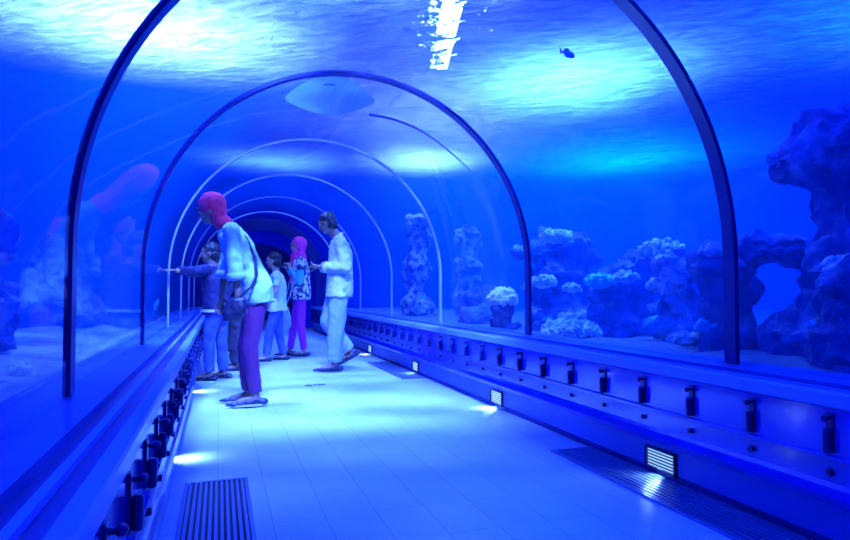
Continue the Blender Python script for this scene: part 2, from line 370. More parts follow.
# ------------------------------------------------------------------ hardware along the ledges
def bracket(sx):
    """dark cast bracket bolted on the fascia: back plate, round knob, stub post, lower bolt; x axis points into the tunnel"""
    r = empty('rail_bracket', (CX+sx*1.088, 0, .34), 0 if sx < 0 else pi)
    tag(r, 'small dark bracket with a knob and bolt on the %s ledge front' % ('left' if sx < 0 else 'right'), 'bracket',
        'dark brackets along the %s ledge' % ('left' if sx < 0 else 'right'))
    bm = bmesh.new(); box(bm, -.001, .007, -.015, .015, .012, .144, .002); obj('back_plate', bm, M['dark'], r)
    bm = bmesh.new(); tube(bm, [(.008,0,.128), (.026,0,.128)], .007, 10); ball(bm, (.030,0,.128), .012, 14, 10); obj('knob', bm, M['dark'], r, True)
    bm = bmesh.new(); tube(bm, [(.02,0,.012), (.02,0,.018), (.02,0,.085), (.02,0,.092)], [.011,.0135,.0135,.009], 16); obj('post', bm, M['dark'], r, True)
    bm = bmesh.new(); tube(bm, [(.002,0,-.055), (.012,0,-.055)], .012, 6); tube(bm, [(.01,0,-.055), (.020,0,-.055)], .011, 16); obj('bolt', bm, M['dark'], r, True)
    return r
for sx in (-1, 1):
    p0 = bracket(sx)
    for i in range(39):
        o = p0 if i == 0 else copy_tree(p0)
        o.location.y = 1.567+.3245*(i)-.3245
# louvred lights low in the kick walls
def floor_light(sx, y, label, s=1.0, power=6):
    r = empty('wall_light', (CX+sx*(FLOORX-.0005), y, .078), 0 if sx < 0 else pi, label, 'light', 'louvred lights low in the kick walls')
    bm = bmesh.new(); w, h, t = .108, .053, .011
    box(bm, 0, .014, -w, w, h-t, h); box(bm, 0, .014, -w, w, -h, -h+t); box(bm, 0, .014, -w, -w+t, -h, h); box(bm, 0, .014, w-t, w, -h, h)
    obj('frame', bm, M['dark'], r)
    bm = bmesh.new(); box(bm, .0005, .002, -w+t, w-t, -h+t, h-t); obj('lens', bm, emis('kick_glow', (.25,.5,1), power*.16), r)
    for i in range(5):
        bm = bmesh.new(); box(bm, .004, .012, -w+t, w-t, -.0025, .0025)
        o = obj('louvre', bm, M['dark'], r); o.location = (0,0,-.030+.015*i)
    l = bpy.data.lights.new('kick_light', 'AREA'); l.shape = 'RECTANGLE'; l.size = .16; l.size_y = .03; l.energy = power*.12; l.color = (.3,.6,1); l.spread = radians(130)
    o = bpy.data.objects.new('kick_light', l); lk(o, r); o.location = (.03,0,-.03); o.rotation_euler = (0, radians(-35), 0); o.rotation_euler = (radians(0), radians(-35), radians(0))
    return r
floor_light(1, 2.50, 'nearest louvred light in the right kick wall, its bars plain to see')
floor_light(1, 4.37, 'second louvred light along the right kick wall', power=10)
floor_light(1, 6.45, 'third light along the right kick wall, right of the walking man', power=10)
floor_light(1, 8.60, 'small far light in the right kick wall just behind the walking man', power=10)
floor_light(-1, 3.57, 'light in the left kick wall glowing on the floor before the left grate', power=14)
floor_light(-1, 5.9, 'light in the left kick wall beside the dark dressed people', power=14)
# floor grates
def grate(x0, x1, y0, y1, n, bar, label, rim=.016, cross=0):
    r = empty('floor_grate', ((x0+x1)/2, (y0+y1)/2, 0), 0, label, 'grate', 'drain grates set in the floor')
    a, b = (x1-x0)/2, (y1-y0)/2
    bm = bmesh.new(); box(bm, -a, a, -b, b, .0005, .0015); obj('near_black', bm, M['near_black'], r)  # flat near-black sheet on the floor puts in the shade between the bars
    bm = bmesh.new()
    for q in ((-a, -a+rim, -b, b), (a-rim, a, -b, b), (-a+rim, a-rim, -b, -b+rim), (-a+rim, a-rim, b-rim, b)): box(bm, *q, .0015, .009, .001)
    obj('frame', bm, M['grate'], r)
    w = (2*a-2*rim)
    for i in range(n):
        bm = bmesh.new(); box(bm, -bar/2, bar/2, -b+rim, b-rim, .0016, .008)
        o = obj('bar', bm, M['grate'], r); o.location = (-a+rim+w*(i+.5)/n, 0, 0)
    return r
grate(-.145, .135, 1.55, 3.10, 11, .012, 'wide slotted floor grate at the bottom left of the floor')
grate(1.77, 2.03, .95, 3.08, 8, .015, 'long narrow floor grate along the right kick wall at the front')
grate(1.77, 2.03, 6.05, 7.6, 8, .02, 'far narrow floor grate at the feet of the right kick wall', )
bm = bmesh.new()
for x0, x1, y in ((.775,.845,5.93), (.865,.885,5.95), (.895,.97,5.955)): box(bm, x0, x1, y-.02, y+.02, .0005, .004, .001)
tag(obj('floor_strip', bm, M['near_black']), 'broken black strip lying on the pale floor in front of the walking man', 'strip')
# rock work ------------------------------------------------------------
def rock(name, lumps, m, label, cat, group=None, voxel=.045, disp=.11, freq=2.6, seed=0, sm=2):
    """lumps: (x,y,z,rx,ry,rz) fused into one boulder, then weathered with noise"""
    bm = bmesh.new()
    for l in lumps: ball(bm, l[:3], l[3:6], 20, 14)
    bm = remesh(bm, voxel, sm); bm.normal_update()
    off = Vector((seed*3.1, seed*1.7, seed*.9)); new = []
    for v in bm.verts:
        p = v.co*freq+off
        d = noise.hetero_terrain(p, 1.0, 2.1, 6, .4)*.5-.45+.45*(noise.cell(p*1.3) - .5)*.4
        d += .8*abs(noise.noise(p*2.3+off)) - .2+.35*noise.noise(p*6)
        new.append(v.co+v.normal*disp*d)
    for v, c in zip(bm.verts, new): v.co = c
    cut(bm, (0,0,.36), (0,0,-1))
    return tag(obj(name, bm, m, None, True), label, cat, group)
def knobs(name, c, rad, n, size, m, label, cat, group=None, flat=.6, seed=1, parent=None, disp=.7):
    """cauliflower coral: many fused knobs over a dome"""
    rnd = random.Random(seed); bm = bmesh.new()
    ball(bm, (0,0,0), (rad*.75, rad*.75, rad*flat*.75), 16, 10)
    for i in range(n):
        t = rnd.uniform(0, 2*pi); u = rnd.uniform(-.25, 1); q = math.sqrt(1-u*u)
        s = size*rnd.uniform(.7, 1.4)
        ball(bm, (rad*q*cos(t)*.85, rad*q*sin(t)*.85, rad*flat*u*.9), s, 10, 8)
    bm = remesh(bm, max(size*.28, .008), 1); bm.normal_update()
    for v in bm.verts: v.co += v.normal*size*disp*noise.noise(v.co*40)
    o = obj(name, bm, m, parent, True); o.location = c
    return o if parent is not None else tag(o, label, cat, group)
D = lambda dx, dy, d: (dx*d, dy*d)
# tall column at the right edge with its overhanging head
x, y = 3.72, 2.72
rock('rock_column', [(x,y,.5,.62,.55,.5), (x+.05,y,1.0,.42,.42,.5), (x+.08,y,1.45,.36,.36,.45), (x+.05,y,1.82,.5,.48,.26), (x-.25,y+.12,1.72,.30,.28,.18), (x+.3,y-.3,1.87,.5,.45,.25), (x+.5,y-.3,.9,.4,.4,.8)],
     M['rock'], 'tall dark rock column with an overhanging head at the right edge', 'rock', 'reef rocks in the tank', seed=1, disp=.13)
rock('boulder', [(3.30,2.42,.55,.33,.3,.35), (3.34,2.42,.88,.27,.26,.24), (3.62,2.2,.6,.35,.3,.4)], M['rock'], 'squat rounded boulder at the foot of the tall column', 'rock', 'reef rocks in the tank', seed=2, disp=.10, voxel=.035)
rock('rock_pillar', [(3.38,3.42,.5,.24,.22,.3), (3.36,3.42,.85,.20,.2,.3), (3.30,3.45,1.08,.22,.2,.16)], M['rock'], 'short rock pillar seen just right of the near rib', 'rock', 'reef rocks in the tank', seed=3, voxel=.035, disp=.1)
rock('rock_arch', [(3.75,3.25,1.18,.3,.25,.14), (3.95,3.1,1.0,.2,.2,.22), (4.12,3.0,.86,.25,.22,.16), (3.5,3.45,1.1,.2,.2,.15)], M['rock'], 'low rock bridge joining the pillar to the tall column', 'rock', 'reef rocks in the tank', seed=4, voxel=.04, disp=.1)
rock('rock_pillar', [(3.42,4.02,.5,.18,.2,.3), (3.40,4.0,.85,.15,.15,.3), (3.42,3.98,1.1,.17,.16,.14)], M['rock2'], 'slim pale-edged rock pillar just left of the near rib', 'rock', 'reef rocks in the tank', seed=5, voxel=.035, disp=.09)
rock('reef_rock', [(4.0,5.2,.55,.75,.45,.32), (3.75,5.15,.85,.38,.3,.3), (4.15,5.1,1.1,.42,.35,.2), (4.35,5.0,.8,.4,.4,.4)], M['rock'], 'broad reef mound between the first and second dark ribs', 'rock', 'reef rocks in the tank', seed=6, disp=.14)
rock('reef_rock', [(3.55,5.75,.5,.55,.4,.3), (3.5,5.9,.95,.38,.3,.35), (3.62,5.95,1.35,.34,.28,.24), (3.45,6.0,1.5,.15,.15,.12), (3.2,6.0,1.32,.25,.2,.1)], M['rock'], 'tall reef rock with a ragged peak right of the second dark rib', 'rock', 'reef rocks in the tank', seed=7, disp=.13)
rock('reef_rock', [(5.2,6.4,.7,.7,.5,.5), (5.0,6.3,1.1,.4,.35,.3)], M['rock'], 'hazy reef rock farther back behind the broad mound', 'rock', 'reef rocks in the tank', seed=8, disp=.14)
rock('rock_image', [(2.95,9.2,.6,.30,.28,.4), (2.95,9.25,1.2,.24,.22,.4), (3.0,9.3,1.75,.22,.2,.3), (2.9,9.2,2.0,.25,.22,.12)], M['rock2'], 'tall pale spire standing in for reflected rocks between the third and fourth ribs', 'rock', 'reef rocks in the tank', seed=9, disp=.12)  # solid spire stands in for reflected and refracted rock images
rock('rock_image', [(3.9,9.4,.6,.3,.28,.4), (3.9,9.4,1.2,.26,.22,.4), (3.9,9.4,1.75,.22,.2,.25)], M['rock2'], 'fainter pale spire standing in for reflected rocks right of the tall one', 'rock', 'reef rocks in the tank', seed=10, disp=.12)  # same stand-in for rock images, fainter
rock('reef_rock', [(3.0,6.8,.5,.35,.4,.25), (3.2,7.2,.75,.3,.3,.2)], M['rock'], 'low rock just behind the white coral', 'rock', 'reef rocks in the tank', seed=11, disp=.1)
# left side of the tank
rock('reef_rock', [(-1.9,4.6,.7,.7,.5,.6), (-1.7,4.8,1.25,.4,.35,.35), (-2.5,4.8,1.0,.6,.4,.5)], M['rock'], 'dark reef rock behind the left glass at the picture edge', 'rock', 'reef rocks in the tank', seed=12, disp=.14)
rock('reef_rock', [(-1.55,7.2,.6,.5,.4,.4), (-1.6,7.3,1.1,.3,.3,.35)], M['rock'], 'dim reef rock behind the left glass left of the pointing child', 'rock', 'reef rocks in the tank', seed=13, disp=.14)
rock('reef_rock', [(-2.2,11.0,.8,.6,.5,.7), (-1.9,11,1.5,.4,.4,.4)], M['rock'], 'hazy reef rock far down the left side', 'rock', 'reef rocks in the tank', seed=14, disp=.14)
# white coral on its dark stem
wc_ = empty('white_coral', (2.60,5.42,.46), 0, 'bright white cauliflower coral on a dark vase shaped stem by the second rib', 'coral')
bm = bmesh.new()
for p in (((0,0,0),(.02,0,.20),.105,.07), ((.02,0,.2),(0,0,.26),.07,.12), ((.03,-.03,.05),(.14,-.06,.12),.05,.03), ((-.05,0,.02),(-.11,.02,.16),.04,.025)): cap(bm, *p)
bm = remesh(bm, .014, 2); bm.normal_update()
for v in bm.verts: v.co += v.normal*.018*noise.noise(v.co*16)
obj('stem', bm, M['rock'], wc_, True)
knobs('crown', (.0,0,.34), .15, 90, .024, mat('white_coral', (.95,.95,.95), .8), None, None, parent=wc_, flat=.9, seed=3)
cs = [((3.05,5.05,.50),.22,40,.05,'coral','pale knobbly coral on the sand beside the second rib'),
      ((2.95,4.72,.50),.24,46,.05,'coral','pale knobbly coral low on the sand nearest the right ledge'),
      ((3.02,5.38,.98),.13,26,.034,'coral','small pale coral halfway up the peaked reef rock'),
      ((3.32,5.28,.62),.17,40,.036,'coral','pale clumps at the foot of the broad mound'),
      ((3.30,5.3,.92),.09,18,.028,'coral','small pale coral under the cyan dome coral'),
      ((3.55,4.78,1.02),.12,22,.03,'coral','pale crust coral on the left shoulder of the broad mound'),
      ((4.0,4.85,1.28),.22,40,.034,'coral','wide pale crust coral on top of the broad mound'),
      ((3.95,4.35,1.05),.12,22,.03,'coral','slanting pale coral beside the near rib on its left'),
      ((3.30,5.62,1.46),.16,26,.03,'coral','pale coral on the ragged peak rock'),
      ((3.45,5.05,.98),.14,30,.04,'cyan','round cyan dome coral in the middle of the reef'),
      ((3.72,4.55,.60),.12,26,.035,'cyan','round blurry cyan coral low before the broad mound'),
      ((3.3,3.75,.52),.13,26,.03,'coral','pale coral at the foot of the slim rock pillar'),
      ((-.95,3.55,.50),.06,14,.018,'coral','tiny bright coral on the sand behind the left glass')]
for i, (c, r_, n, s_, mm, lb) in enumerate(cs):
    knobs('coral', c, r_*1.05, int(n*1.6), s_*.72, M[mm], lb, 'coral', 'corals on the reef', seed=20+i, flat=.5)
# small corals dotted over the reef rocks, each resting on the rock it grows on
rnd = random.Random(11); first = []
for o_, cnt in [(o, 7) for o in S.objects if o.name in ('reef_rock', 'reef_rock.001')]+[(o, 3) for o in S.objects if o.name in ('rock_pillar', 'rock_pillar.001', 'boulder', 'reef_rock.002', 'rock_image')]:
    me = o_.data; cand = [p for p in me.polygons if p.normal.z > .25 and p.normal.x < .35 and p.center.z > .55 and p.center.x > CX+1.75]
    for k in range(min(cnt, len(cand))):
        p = rnd.choice(cand)
        if len(first) < 3: first.append(knobs('coral', (0,0,0), .075, 26, .02, M['coral'] if len(first) < 2 else M['cyan'], None, None, seed=70+len(first), flat=.55)); c_ = first[-1]
        else: c_ = rnd.choice(first).copy(); C.objects.link(c_)
        c_.location = p.center-p.normal*.012; z_ = rnd.uniform(.6, 1.5); c_.scale = (z_, z_*rnd.uniform(.7,1.3), z_); c_.rotation_euler = (0, 0, rnd.uniform(0, 6))
        tag(c_, 'small knobbly coral growing on the reef rock behind the right glass', 'coral', 'small corals dotted over the reef rocks')
# ------------------------------------------------------------------ fish
def fish(loc, L, rz, col, label, tilt=0, deep=.36):
    r = empty('fish', loc, rz, label, 'fish', 'small fish in the tank'); r.rotation_euler = (0, tilt, rz)
    m = mat('fish_skin', col, .4, var=(30, tuple(min(1, c*1.6+.05) for c in col), .4, .7))
    bm = bmesh.new(); n = 12; ring = []
    for i in range(n+1):
        t = i/n; h = L*deep*.5*(sin(pi*min(1, t**.75))**.8*.96+.04*(1-t)+.06); w_ = h*.42
        if t > .92: h *= .8
        ring.append([bm.verts.new((L*(.5-t), w_*cos(2*pi*k/12), h*sin(2*pi*k/12))) for k in range(12)])
    for i in range(n):
        for k in range(12): bm.faces.new((ring[i][k], ring[i][(k+1)%12], ring[i+1][(k+1)%12], ring[i+1][k]))
    bm.faces.new(ring[0]); bm.faces.new(ring[-1][::-1])
    obj('body', bm, m, r, True)
    def fin(nm, pts, th=.004):
        bm = bmesh.new(); a = [bm.verts.new((x, -th/2, z)) for x, z in pts]; b = [bm.verts.new((x, th/2, z)) for x, z in pts]
        bm.faces.new(a); bm.faces.new(b[::-1])
        for i in range(len(pts)): j = (i+1) % len(pts); bm.faces.new((a[i], a[j], b[j], b[i]))
        obj(nm, bm, m, r)
    fin('tail_fin', [(-.44*L,0), (-.68*L,.2*L), (-.62*L,0), (-.68*L,-.2*L)])
    fin('dorsal_fin', [(.2*L,deep*.40*L), (0,deep*.78*L), (-.3*L,deep*.55*L), (-.35*L,deep*.2*L)])
    fin('anal_fin', [(0,-deep*.40*L), (-.15*L,-deep*.72*L), (-.33*L,-deep*.25*L)])
    for s in (-1, 1):
        bm = bmesh.new(); ball(bm, (.36*L, s*deep*.13*L, .03*L), .028*L, 8, 6); obj('eye', bm, M['near_black'], r, True)
    return r
fish((3.25,3.95,.62), .34, radians(160), (.05,.5,.55), 'cyan fish low over the sand between the near rib and the reef', .15)
fish((2.74,4.43,2.88), .17, radians(20), (.02,.06,.2), 'small dark fish high up under the bright water surface')
fish((-.75,8.3,.72), .2, radians(70), (.05,.9,.5), 'bright green fish low behind the left glass near the pointing child', -.9)
# stingray lying over the crown of the tunnel
rt = empty('stingray', (.93,5.5,2.665), radians(-12), 'pale stingray seen from below over the tunnel roof, whip tail trailing right', 'stingray')
rt.rotation_euler = (radians(-16), 0, radians(-12))
belly = mat('ray_skin', (.55,.65,.8), .6, var=(6,(.65,.75,.9),.3,.7))
belly.node_tree.nodes['Principled BSDF'].inputs['Transmission Weight'].default_value = .0
bn = belly.node_tree; tl = bn.nodes.new('ShaderNodeBsdfTranslucent'); tl.inputs[0].default_value = (.45,.6,.85,1); mxs = bn.nodes.new('ShaderNodeMixShader'); mxs.inputs[0].default_value = .8
bn.links.new(bn.nodes['Principled BSDF'].outputs[0], mxs.inputs[1]); bn.links.new(tl.outputs[0], mxs.inputs[2]); bn.links.new(mxs.outputs[0], bn.nodes['Material Output'].inputs[0])
bm = bmesh.new(); nr, na = 10, 48; top = []; bot = []
def ray_r(a):   # outline radius of the disc, wings along local x, snout along -y
    c, s = cos(a), sin(a)
    return .36/(abs(c)**1.25*.86+abs(s)**1.35*1.05)**(1/1.25)
for sgn, st in ((1, top), (-1, bot)):
    for i in range(nr+1):
        q = i/nr; row = []
        for j in range(na):
            a = 2*pi*j/na; r_ = ray_r(a)*q; x_, y_ = r_*cos(a), r_*sin(a)
            z_ = sgn*(.055 if sgn > 0 else .02)*max(0, 1-q**2)**.8-.24*x_*x_ + .01*sin(7*x_+2*y_)
            row.append(bm.verts.new((x_, y_, z_)))
        st.append(row)
for st in (top, bot):
    for i in range(nr):
        for j in range(na):
            f = (st[i][j], st[i][(j+1)%na], st[i+1][(j+1)%na], st[i+1][j])
            if i == 0: f = (st[1][(j+1)%na], st[1][j], st[0][j])
            bm.faces.new(f)
bmesh.ops.remove_doubles(bm, verts=bm.verts, dist=1e-5)
obj('disc', bm, belly, rt, True)
bm = bmesh.new()
for s in (-1, 1): tube(bm, [(s*.05,-.21,-.03), (s*.02,-.225,-.033), (0,-.228,-.034)], .006, 6)
obj('mouth', bm, M['rock'], rt, True)
tp = []
for i in range(24):     # the tail leaves the disc and drapes round the acrylic
    q = i/23; th = radians(75-38*q); rr = R+.13-.05*q
    tp.append(Vector((CX+rr*cos(th), 5.42-.62*q-.05*sin(q*5), HC+(RZ-R+rr)*sin(th))))
inv = (Matrix.Translation((.93,5.5,2.665)) @ Matrix.Rotation(radians(-12), 4, 'Z') @ Matrix.Rotation(radians(-16), 4, 'X')).inverted()
bm = bmesh.new(); tube(bm, [inv @ p for p in tp], [.014*(1-.75*i/23) for i in range(24)], 8); obj('tail', bm, M['dark'], rt, True)
# ------------------------------------------------------------------ people
def vec(*a): return Vector(a)
def loft(bm, rings, seg=24):
    """rings: (centre, axis, forward, r_forward, r_side)"""
    rows = []
    for c, ax, fw, rf, rs in rings:
        c = Vector(c); ax = Vector(ax).normalized(); fw = Vector(fw); fw = (fw-ax*fw.dot(ax)).normalized(); sd = ax.cross(fw)
        rows.append([bm.verts.new(c+fw*rf*cos(2*pi*k/seg)+sd*rs*sin(2*pi*k/seg)) for k in range(seg)])
    for i in range(len(rows)-1):
        for k in range(seg): bm.faces.new((rows[i][k], rows[i][(k+1)%seg], rows[i+1][(k+1)%seg], rows[i+1][k]))
    bm.faces.new(rows[0][::-1]); bm.faces.new(rows[-1])
def cone(bm, a, b, ra, rb): cap(bm, a, b, ra, rb, 18, balls=False)
def hand(bm, w, d, palm, s, curl, side):
    """palm and five bent fingers; d: direction, palm: palm normal, side: +1 left -1 right"""
    w = Vector(w); d = Vector(d).normalized(); n = Vector(palm); n = (n-d*n.dot(d)).normalized(); t = d.cross(n)*side   # t points to the thumb side
    k = .98*s
    for q in (-1, -.33, .33, 1): cap(bm, w+d*.01*k, w+d*.085*k+t*q*.03*k, .014*k, .0125*k, 10)
    for q, L in ((1.05,.072), (.36,.082), (-.33,.076), (-1.0,.058)):
        p = w+d*.088*k+t*q*.031*k; a = curl*.55
        for f, r0, r1 in ((.45,.0100,.0092), (.32,.0092,.0085), (.23,.0085,.0075)):
            dd = (d*cos(a)+n*sin(a)+t*q*.08).normalized(); e = p+dd*L*f*k; cap(bm, p, e, r0*k, r1*k, 10); p = e; a += curl*.6
    p = w+d*.022*k+t*.024*k; dd = (d*.62+t*.72+n*.25).normalized()
    for L, r0, r1 in ((.038,.0135,.011), (.030,.0108,.0095), (.024,.0095,.008)):
        e = p+dd*L*k; cap(bm, p, e, r0*k, r1*k, 10); p = e; dd = (dd*.8+d*.35+n*.2*curl).normalized()
def displaced(bm, amp, fr, seed=0, stretch=(1,1,1)):
    bm.normal_update(); o = Vector((seed*5.3, seed*2.1, seed)); st = Vector(stretch)
    new = [v.co+v.normal*amp*(noise.noise(Vector((v.co.x*st.x, v.co.y*st.y, v.co.z*st.z))*fr+o)+.5*noise.noise(v.co*fr*2.3+o)) for v in bm.verts]
    for v, c in zip(bm.verts, new): v.co = c
def person(loc, face, J, P, label):
    """J: joints in metres, x forward, y left, z up. face: heading in radians. P: sizes, clothing, materials"""
    r = empty('person', loc, face, label, 'person')
    s = P.get('s', 1.0)              # build scale for girths
    J = {k: Vector(v) for k, v in J.items()}
    hd = J['head']; hf = Vector(P['look']).normalized(); hu = Vector(P.get('hup', (0,0,1))); hu = (hu-hf*hu.dot(hf)).normalized(); hs = hu.cross(hf)
    HM = Matrix(((hf.x, hs.x, hu.x, hd.x), (hf.y, hs.y, hu.y, hd.y), (hf.z, hs.z, hu.z, hd.z), (0,0,0,1)))
    h = P.get('hs', s)
    sp = (J['chest']-J['pelvis']).normalized(); fwd = vec(1,0,0)
    # --- one continuous body
    bm = bmesh.new()
    loft(bm, [(J['pelvis']-sp*.07*s, sp, fwd, .085*s, .14*s), (J['pelvis'], sp, fwd, .105*s, .155*s), (J['pelvis'].lerp(J['chest'], .45), sp, fwd, .092*s, .13*s),
              (J['chest'], sp, fwd, .108*s, .155*s), (J['chest']+(J['neck']-J['chest'])*.75, sp, fwd, .075*s, .14*s), (J['neck'], J['neck']-J['chest'], fwd, .05*s, .06*s)])
    cap(bm, J['neck']-(hd-J['neck'])*.25, hd-hu*.05*h, .058*s, .052*s)
    def hb(p, rr): ball(bm, HM @ Vector([q*h for q in p]), [q*h for q in rr], 18, 12, HM.to_3x3())
    hb((-.008,0,.025), (.096,.076,.088)); hb((.018,0,-.03), (.068,.058,.075)); hb((.05,0,-.078), (.03,.028,.026)); hb((.085,0,-.012), (.018,.011,.026)); hb((.098,0,-.026), (.013,.014,.010))
    hb((.078,0,.028), (.016,.045,.010)); hb((.078,0,-.055), (.014,.024,.010))
    for q in (-1, 1): hb((-.005,q*.074,-.008), (.02,.011,.032)); hb((.055,q*.038,-.028), (.022,.018,.02))
    for q, n in ((1,'l'), (-1,'r')):
        sh, el, wr = J['sh_'+n], J['el_'+n], J['wr_'+n]
        cap(bm, sh, el, .050*s, .040*s); cap(bm, el, wr, .040*s, .026*s); cap(bm, J['neck'].lerp(J['chest'], .2), sh, .05*s, .05*s)
        hnd = P['hand_'+n]; hand(bm, wr, hnd[0], hnd[1], P.get('hands', s), hnd[2], q)
        hp, kn, an = J['hip_'+n], J['kn_'+n], J['an_'+n]
        cap(bm, hp, kn, .085*s, .056*s); cap(bm, kn, kn.lerp(an, .35), .054*s, .049*s); cap(bm, kn.lerp(an, .35), an, .049*s, .033*s)
        td = Vector(P.get('toe_'+n, (1,0,0))).normalized(); cap(bm, an-vec(0,0,.02), an+td*.13*s-vec(0,0,.045*s), .034*s, .026*s)
    bm = remesh(bm, .0072 if s > .9 else .0064, 3, .5)
    obj('body', bm, P['skin'], r, True)
    # --- face details
    def face(nm, pos, rr, m):
        b2 = bmesh.new(); ball(b2, HM @ Vector([q*h for q in pos]), [q*h for q in rr], 12, 8, HM.to_3x3()); obj(nm, b2, m, r, True)
    for q in (-1, 1): face('eye', (.077,q*.030,.004), (.012,.014,.011), M['eyew']); face('eyebrow', (.090,q*.032,.030), (.008,.020,.004), M['hair'])
    face('mouth', (.089,0,-.056), (.007,.020,.006), M['lips'])
    # --- trousers
    bm = bmesh.new(); a = P['leg']
    loft(bm, [(J['pelvis']-sp*.10*s, sp, fwd, .09*s, .14*s), (J['pelvis'], sp, fwd, .118*s, .168*s), (J['pelvis']+sp*.09*s, sp, fwd, .108*s, .15*s)])
    for q, n in ((1,'l'), (-1,'r')):
        hp, kn, an = J['hip_'+n], J['kn_'+n], J['an_'+n]
        cap(bm, hp, kn, a[0]*s, a[1]*s, 18); cone(bm, kn, an+(kn-an)*.06, a[1]*s, a[2]*s); ball(bm, kn, a[1]*s)
    bm = remesh(bm, .009, 3); displaced(bm, P.get('fold', .012)*s, 9, 3, (1,1,.5)); obj(P.get('leg_name', 'trousers'), bm, P['leg_m'], r, True)
    # --- shirt
    bm = bmesh.new(); T = P['top']; hem = T.get('hem', .1)
    pv = J['pelvis']; hw = T.get('hw', 1.0); hemdir = Vector(T.get('hemdir', tuple(sp))).normalized()
    hc = pv-hemdir*hem*s
    loft(bm, [(hc, hemdir, fwd, .142*s*hw, .198*s*hw), (pv, sp, fwd, .138*s*hw, .192*s*hw), (pv.lerp(J['chest'], .5), sp, fwd, .122*s*hw, .165*s*hw), (J['chest'], sp, fwd, .128*s, .178*s),
              (J['chest']+(J['neck']-J['chest'])*.7, sp, fwd, .098*s, .165*s), (J['neck']-(J['neck']-J['chest'])*.08, J['neck']-J['chest'], fwd, .068*s, .078*s)])
    for q, n in ((1,'l'), (-1,'r')):
        sh, el, wr = J['sh_'+n], J['el_'+n], J['wr_'+n]; ar = T.get('arm', (.066,.056,.044)); up = T.get('sleeve', 1.0)   # 1 = to the wrist, 0 = elbow, <0 part of the upper arm
        cap(bm, J['neck'].lerp(J['chest'], .32), sh, .062*s, ar[0]*s)
        if up <= 0: cone(bm, sh, el.lerp(sh, -up), ar[0]*s, ar[1]*1.1*s)
        else:
            cap(bm, sh, el, ar[0]*s, ar[1]*s); e = el.lerp(wr, up*.95); cone(bm, el, e, ar[1]*s, (ar[1]+(ar[2]-ar[1])*up)*s)
            if T.get('cuff'): cone(bm, e, e+(e-el).normalized()*.035, (ar[1]+(ar[2]-ar[1])*up)*s*1.18, (ar[1]+(ar[2]-ar[1])*up)*s*1.18)
    bm = remesh(bm, .0085, 2); displaced(bm, T.get('fold', .018)*s, 8, 1, (1,1,.55)); obj(T.get('name', 'shirt'), bm, T['m'], r, True)
    if T.get('collar'):
        b2 = bmesh.new(); ax = (hd-J['neck']).normalized(); n0 = J['neck']-ax*.01
        loft(b2, [(n0, ax, fwd, .078*s, .085*s), (n0+ax*.035*s, ax, fwd, .066*s, .072*s)]); b2 = remesh(b2, .007, 1); obj('collar', b2, T['m'], r, True)
    # --- shoes
    for q, n in ((1,'l'), (-1,'r')):
        an = J['an_'+n]; td = Vector(P.get('toe_'+n, (1,0,0))).normalized(); sd = vec(-td.y, td.x, 0).normalized(); up = td.cross(sd)*1.0
        if up.z < 0: up = -up
        b2 = bmesh.new(); base = an-up*.075*s*P.get('an', 1)
        for f, w_, hh in ((-.055,.034,.03), (0,.037,.034), (.06,.04,.028), (.12,.042,.022), (.165,.036,.018), (.19,.026,.014)):
            ball(b2, base+td*f*s+up*hh*s, (.045*s, w_*s, hh*s), 16, 10, Matrix((td, sd, up)).transposed())
        b2 = remesh(b2, .007, 2); cut(b2, base+up*.004, -up); cut(b2, an+up*.01*s, up)
        sh_ = obj('shoe', b2, P.get('shoe', M['shoe']), r, True)
        b2 = bmesh.new(); loft(b2, [(base+td*.06*s+up*z_, up, td, .128*s, .042*s) for z_ in (0, .014*s)]); obj('sole', b2, P.get('sole', M['shoe']), sh_, True)
    # --- head wear
    b2 = bmesh.new(); hv = P['hair']
    if hv == 'short':
        ball(b2, HM @ (vec(-.020,0,.040)*h), [q*h for q in (.098,.083,.088)], 20, 14, HM.to_3x3())
        ball(b2, HM @ (vec(-.045,0,-.02)*h), [q*h for q in (.068,.081,.078)], 20, 14, HM.to_3x3())
        b2 = remesh(b2, .007, 1); displaced(b2, .008, 40, 2); obj('hair', b2, P.get('hair_m', M['hair']), r, True)
    elif hv == 'scarf':
        ball(b2, HM @ (vec(-.036,0,.034)*h), [q*h for q in (.106,.092,.104)], 22, 14, HM.to_3x3())
        ball(b2, HM @ (vec(-.042,0,-.05)*h), [q*h for q in (.078,.083,.085)], 22, 14, HM.to_3x3())
        ball(b2, HM @ (vec(-.018,0,-.098)*h), [q*h for q in (.080,.072,.04)], 22, 14, HM.to_3x3())
        if P.get('drape', 1):
            nk = J['neck']; ch = J['chest']
            cap(b2, HM @ (vec(-.03,0,-.08)*h), nk+vec(.0,0,-.02), .078*s, .095*s, 20)
            if P['drape'] > 1:
                loft(b2, [(nk+vec(0,0,.02), (0,0,1), fwd, .09*s, .11*s), (nk.lerp(ch, .6), (0,0,1), fwd, .13*s, .165*s), (nk.lerp(ch, .95)+vec(.015,0,0), (0,0,1), fwd, .135*s, .15*s)])
        b2 = remesh(b2, .008, 3); displaced(b2, .012, 14, 4)
        obj('headscarf', b2, P['scarf_m'], r, True)
    elif hv == 'cap':
        ball(b2, HM @ (vec(-.028,0,.036)*h), [q*h for q in (.110,.096,.106)], 22, 14, HM.to_3x3())
        ball(b2, HM @ (vec(-.045,0,-.03)*h), [q*h for q in (.078,.082,.085)], 22, 14, HM.to_3x3())
        cap(b2, HM @ (vec(-.035,0,-.07)*h), J['neck']+vec(0,0,.01), .07*s, .066*s, 20)
        b2 = remesh(b2, .007, 3); displaced(b2, .009, 16, 6); obj('headscarf', b2, P['scarf_m'], r, True)
    return r
